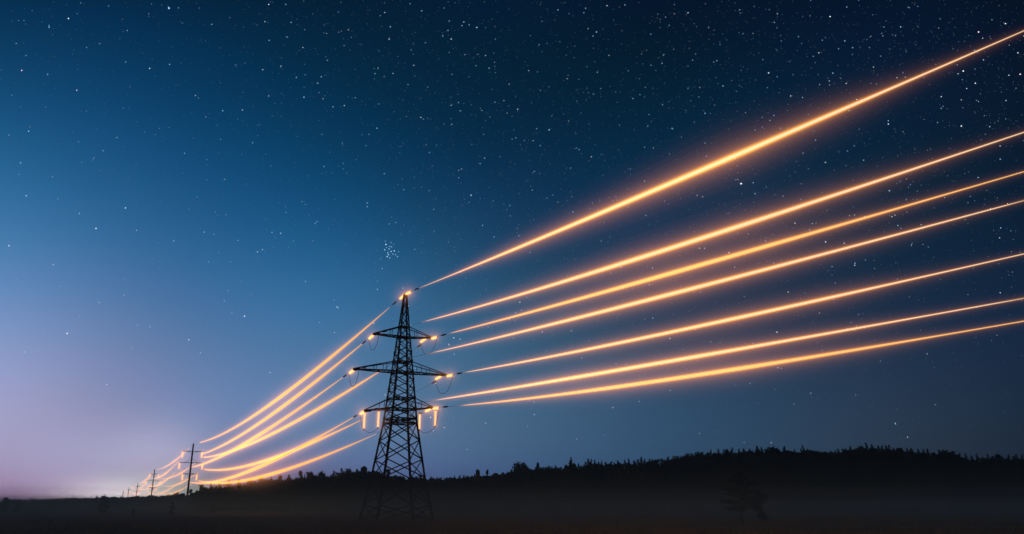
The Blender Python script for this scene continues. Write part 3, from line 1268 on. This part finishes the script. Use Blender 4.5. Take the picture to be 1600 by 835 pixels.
# single trees out in the field
def field_tree(kind, var, px_x, px_base, px_top, label, wide=1.0, y=None):
    u, wb = ray(px_x, px_base)
    if y is None:
        y = -CAMZ / wb
    for _ in range(6):
        y = (float(terrain(u * y, y)) - CAMZ) / wb if wb < -0.004 else y
    w = ray(px_x, px_top)[1]
    z = float(terrain(u * y, y)) - 0.1
    return tree(kind, var, u * y, y, CAMZ + w * y - z, label, None, wide, z)


field_tree('pine_tree', 3, 1160, 820, 741, 'low spreading pine standing alone in the dark field on the right', 1.25)
field_tree('broadleaf_tree', 1, 1190, 819, 764, 'small bushy tree beside the trunk of the lone field pine', 0.9)
field_tree('broadleaf_tree', 3, 160, 806, 774, 'solitary bush rising over the low ridge at the far left', 0.9, 250)
field_tree('broadleaf_tree', 0, 207, 809, 795, 'small round bush in the dark field below the second pole', 1.0)
field_tree('broadleaf_tree', 2, 268, 806, 784, 'bush in the mist between the second and the nearest pole', 0.9)
field_tree('broadleaf_tree', 1, 332, 804, 787, 'dim bush in the mist right of the nearest pole', 1.0)
field_tree('broadleaf_tree', 3, 4, 802, 777, 'rounded tree cut by the left edge of the picture', 1.1, 300)
field_tree('broadleaf_tree', 0, 24, 803, 780, 'low rounded tree next to the one at the left edge', 1.1, 320)

# the wood as a mass
def forest(name, a0, a1, n, f0, f1, kinds, hs, label):
    chunks = []
    for k in range(n):
        a = nrng.uniform(a0, a1)
        yc, ht = crest(a)
        f = f0 + (f1 - f0) * nrng.random() ** 0.8
        y = float(yc) * f
        x = math.tan(a) * y
        kd = kinds[int(nrng.integers(len(kinds)))]
        T = KINDS[kd][int(nrng.integers(3))][0]
        h = float(ht) * nrng.uniform(*hs)
        w = h * nrng.uniform(0.9, 1.25)
        z = float(terrain(x, y))
        # keep the wood under the skyline
        lim = CAMZ + (float(np.interp(a, SKY_A, SKY_W)) + (nrng.normal(-0.0034, 0.0016) if a > AL else nrng.normal(-0.0012, 0.0018))) * y
        if z + h > lim:
            h2 = max(lim - z, h * 0.45)
            w *= (0.5 + 0.5 * h2 / h)
            h = h2
        step = 2 if f < 0.98 else 1
        Q = T[::step]
        th = nrng.uniform(0, 6.28)
        c_, s_ = math.cos(th), math.sin(th)
        M = np.array([[c_ * w / 10, -s_ * w / 10, 0], [s_ * w / 10, c_ * w / 10, 0], [0, 0, h / 10]], np.float32)
        chunks.append(Q @ M.T + np.array([x, y, z - 0.1], np.float32))
    T = np.concatenate(chunks)
    me = tri_mesh(name, T, NEEDLE)
    o = bpy.data.objects.new(name, me)
    COL.objects.link(o)
    tag(o, label, 'forest', None, 'stuff')


forest('forest', AL + 0.004, SKY_A[-4] + 0.05, 3400, 0.70, 1.10, ['conifer_tree', 'conifer_tree', 'conifer_tree', 'broadleaf_tree', 'conifer_tree'], (0.7, 1.05),
       'dark mixed forest covering the long ridge behind the tower')
forest('forest', SKY_A[0], AL + 0.01, 1600, 0.50, 1.10, ['broadleaf_tree', 'conifer_tree', 'broadleaf_tree'], (0.8, 1.0),
       'hazy blue-grey wood along the low distant ridge on the left')

# ------------------------------------------------------------------ grass
def grass():
    n = 16000
    a = nrng.uniform(-0.75, 0.75, n)
    r = 82 + 130 * nrng.random(n) ** 1.3
    X, Y = r * np.sin(a), r * np.cos(a)
    Z = terrain(X, Y)
    patch = 0.5 + 0.5 * np.sin(X * 0.09 + 2) * np.sin(Y * 0.13 + X * 0.03)
    T = []
    for x, y, z, pq in zip(X, Y, Z, patch):
        hh = (0.18 + 0.5 * pq) * nrng.uniform(0.5, 1.3)
        for b in range(4):
            dx, dy = nrng.normal(0, 0.22, 2)
            lx, ly = nrng.normal(0, 0.25, 2) * hh
            w = nrng.uniform(0.02, 0.06)
            an = nrng.uniform(0, 6.28)
            cx, cy = math.cos(an) * w, math.sin(an) * w
            T.append(((x + dx - cx, y + dy - cy, z - 0.03), (x + dx + cx, y + dy + cy, z - 0.03), (x + dx + lx, y + dy + ly, z + hh)))
    me = tri_mesh('grass', np.asarray(T, np.float32), GRASS_M)
    o = bpy.data.objects.new('grass', me)
    COL.objects.link(o)
    tag(o, 'dry brown meadow grass along the bottom of the picture', 'grass', None, 'stuff')


grass()

# ------------------------------------------------------------------ stars
def stars():
    R = 15000.0
    px = R / F                                    # one photograph pixel at that distance
    L = []                                        # az, el, radius in photo pixels, colour

    def at(x, y):
        u, w = ray(x, y)
        v = Vector((u, 1, w)).normalized()
        return v

    # brighter stars where the photograph shows them
    for x, y, s, c in (
            (745, 43, 1.7, 'b'), (932, 50, 1.5, 'b'), (1158, 287, 2.3, 'w'), (107, 29, 1.5, 'w'), (264, 13, 2.0, 'b'), (475, 152, 1.5, 'b'),
            (858, 203, 1.6, 'b'), (1297, 26, 1.5, 'w'), (1529, 50, 1.6, 'o'), (1201, 114, 1.5, 'w'), (105, 521, 1.7, 'w'), (382, 494, 1.6, 'w'),
            (295, 531, 1.3, 'w'), (422, 582, 1.0, 'o'), (150, 357, 1.5, 'w'), (14, 384, 1.3, 'o'), (196, 325, 1.3, 'w'), (41, 306, 1.4, 'b'),
            (120, 141, 1.2, 'o'), (34, 110, 1.3, 'o'), (234, 107, 1.3, 'w'), (348, 173, 1.3, 'b'), (1502, 197, 1.5, 'w'), (1388, 194, 1.4, 'w'),
            (1505, 111, 1.6, 'w'), (1524, 130, 1.3, 'w'), (1290, 378, 1.5, 'w'), (1075, 20, 1.2, 'w'), (1120, 95, 1.2, 'b'), (1320, 64, 1.3, 'b'),
            (835, 268, 1.2, 'b'), (736, 305, 1.3, 'w'), (610, 42, 1.3, 'b'), (659, 17, 1.3, 'b'), (705, 61, 1.3, 'w'), (502, 120, 1.2, 'b'),
            (538, 165, 1.2, 'w'), (463, 121, 1.2, 'b'), (420, 7, 1.3, 'w'), (455, 35, 1.2, 'b'), (608, 61, 1.2, 'w'), (915, 13, 1.3, 'b'), (912, 20, 1.2, 'b'),
            (1594, 116, 1.5, 'o'), (1571, 37, 1.4, 'w'), (1214, 519, 1.3, 'w'), (835, 648, 1.0, 'w'), (901, 686, 0.9, 'w'), (1205, 692, 0.9, 'o'),
            (1418, 683, 1.1, 'o'), (759, 661, 0.9, 'w'), (1093, 677, 0.9, 'w'), (167, 601, 1.0, 'o'), (637, 475, 1.4, 'o'), (638, 478, 1.2, 'w'),
            (709, 528, 1.2, 'w'), (719, 530, 1.1, 'w'), (1047, 610, 0.9, 'w'), (893, 517, 1.0, 'w'), (1020, 497, 1.1, 'b'), (681, 599, 1.1, 'w'),
            (602, 617, 1.0, 'o'), (673, 652, 1.3, 'w'), (677, 673, 0.9, 'w')):
        L.append((at(x, y), s * 0.66, c, 1.15))
    # the small tight cluster above the tower
    for dx, dy, s in ((0, 0, 1.2), (-5, -7, 1.1), (-4, -2, 1.0), (3, 4, 1.1), (6, 8, 1.2), (-2, 6, 1.0), (1, -4, 0.9), (-7, 1, 0.9), (4, -3, 0.9), (8, 3, 1.0),
                      (-3, 12, 1.0), (1, 14, 0.8), (10, 9, 0.9), (13, 12, 0.8), (-6, -12, 0.9), (3, -10, 0.9), (7, -7, 0.8), (-1, 9, 0.8)):
        L.append((at(608 + dx, 389 + dy), s * rng.uniform(0.55, 1.05), 'p', rng.uniform(0.7, 1.3)))
    # all the rest, thickest high on the right
    k = 0
    while k < 8500:
        x, y = rng.uniform(-250, 1850), rng.uniform(-200, 770)
        v = at(x, y)
        dens = 0.08 + 0.92 * (1 / (1 + math.exp(-((x - 560) / 230 + (330 - y) / 330))))
        dens *= 1 / (1 + math.exp((y - 540) / 70.0))
        dens *= 0.45 + 0.85 * math.exp(-(((x * 0.35 + y - 480) / 330) ** 2)) if x > 500 else 1.0
        if rng.random() > dens:
            continue
        m = rng.random() ** 5
        L.append((v, 0.43 + 0.42 * m * m, rng.choice('bbbbbbwwwcco'), 0.10 + 0.9 * m))
        k += 1
    # the rest of the vault, thinner
    for k in range(1500):
        v = Vector((rng.gauss(0, 1), rng.gauss(0, 1), abs(rng.gauss(0, 1)) + 0.05)).normalized()
        q = to_px(Vector((0, 0, CAMZ)) + v * 1000)
        if q and -250 < q[0] < 1850 and -200 < q[1] < 800:
            continue
        m = rng.random() ** 7
        L.append((v, 0.55 + 0.45 * m, rng.choice('bbbwwco'), 0.14 + 0.8 * m))
    CC = {'p': (0.45, 0.78, 1.0), 'b': (0.32, 0.58, 1.0), 'w': (0.78, 0.88, 1.0), 'c': (0.30, 0.75, 0.95), 'o': (1.0, 0.74, 0.72)}
    nS = len(L)
    V = np.zeros((nS * 6, 3), np.float32)
    Fc = []
    colr = []
    octf = [(0, 2, 4), (2, 1, 4), (1, 3, 4), (3, 0, 4), (2, 0, 5), (1, 2, 5), (3, 1, 5), (0, 3, 5)]
    dirs = np.array([(1, 0, 0), (-1, 0, 0), (0, 1, 0), (0, -1, 0), (0, 0, 1), (0, 0, -1)], np.float32)
    for i, (v, s, c, br) in enumerate(L):
        V[i * 6:i * 6 + 6] = np.array(v * R, np.float32) + dirs * (s * px)
        for q in octf:
            Fc.append([i * 6 + z for z in q])
        colr.extend([tuple(z * br for z in CC[c]) + (1.0,)] * 8)
    me = bpy.data.meshes.new('stars')
    me.from_pydata(V.tolist(), [], Fc)
    at_ = me.attributes.new('star_light', 'FLOAT_COLOR', 'FACE')
    at_.data.foreach_set('color', np.array(colr, np.float32).reshape(-1))
    m = bpy.data.materials.new('starlight')
    m.use_nodes = True
    nt = m.node_tree
    b_ = nt.nodes['Principled BSDF']
    a_ = nt.nodes.new('ShaderNodeAttribute')
    a_.attribute_name = 'star_light'
    b_.inputs['Base Color'].default_value = (0.8, 0.8, 0.8, 1)
    nt.links.new(a_.outputs['Color'], b_.inputs['Emission Color'])
    b_.inputs['Emission Strength'].default_value = 1.2
    m.cycles.emission_sampling = 'NONE'
    me.materials.append(m)
    o = bpy.data.objects.new('stars', me)
    COL.objects.link(o)
    tag(o, 'countless small blue-white stars scattered over the night sky', 'stars', None, 'stuff')


stars()

# ------------------------------------------------------------------ the damp evening air
def haze():
    zlo = min(v.co.z for v in bpy.data.objects['ground'].data.vertices) - 1.0
    zhi = max(ZTOP + 3.5, max(POLE_TOPZ) + 3, max(v.co.z for v in bpy.data.objects['ground'].data.vertices) + 22)
    bm = bmesh.new()
    bmesh.ops.create_cube(bm, size=1.0)
    for v in bm.verts:
        v.co = Vector((v.co.x * 4300, v.co.y * 4300, zlo + (v.co.z + 0.5) * (zhi - zlo)))
    me = bpy.data.meshes.new('haze')
    bm.to_mesh(me)
    bm.free()
    m = bpy.data.materials.new('damp_air')
    m.use_nodes = True
    nt = m.node_tree
    nt.nodes.clear()
    o_ = nt.nodes.new('ShaderNodeOutputMaterial')
    v_ = nt.nodes.new('ShaderNodeVolumePrincipled')
    v_.inputs['Color'].default_value = (0.5, 0.85, 1.0, 1)
    v_.inputs['Density'].default_value = 0.0002
    v_.inputs['Anisotropy'].default_value = 0.3
    nt.links.new(v_.outputs[0], o_.inputs['Volume'])
    m.cycles.homogeneous_volume = True
    me.materials.append(m)
    o = bpy.data.objects.new('haze', me)
    COL.objects.link(o)
    tag(o, kind='stuff')


haze()


def mist():
    def air(col, dens):
        m = bpy.data.materials.new('ground_mist')
        m.use_nodes = True
        nt = m.node_tree
        nt.nodes.clear()
        o_ = nt.nodes.new('ShaderNodeOutputMaterial')
        v_ = nt.nodes.new('ShaderNodeVolumePrincipled')
        v_.inputs['Color'].default_value = (*col, 1)
        v_.inputs['Density'].default_value = dens
        nt.links.new(v_.outputs[0], o_.inputs['Volume'])
        m.cycles.homogeneous_volume = True
        return m
    for cx, cy, rx, top, dens, col in (
            (-130, 230, 480.0, 3.4, 0.0013, (0.66, 0.95, 1.0)),
            (-110, 240, 470.0, 4.6, 0.0011, (0.66, 0.95, 1.0)),
            (-160, 250, 490.0, 6.0, 0.0009, (0.64, 0.95, 1.0)),
            (-150, 260, 450.0, 7.6, 0.0005, (0.62, 0.95, 1.0)),
            (-330, 560, 270.0, 7.2, 0.0016, (0.36, 0.88, 1.0))):
        mb = MB()
        mb.lathe([(rx, -2.0 - top * 0.01), (rx, top * 0.4), (rx * 0.95, top * 0.75)] + [(rx * q, top) for q in (0.85, 0.7, 0.55, 0.4, 0.25, 0.12)], 48)
        ph = top * 1.7
        mb.v = [(x, y, z if z < top * 0.6 else z + 0.16 * top * math.sin(x * 0.021 + ph) * math.sin(y * 0.017 + ph * 2) + 0.05 * top * math.sin(x * 0.06 + y * 0.045))
                for x, y, z in mb.v]
        o = mb.build('mist', air(col, dens))
        o.location = (cx, cy, 0)
        tag(o, kind='stuff')


mist()
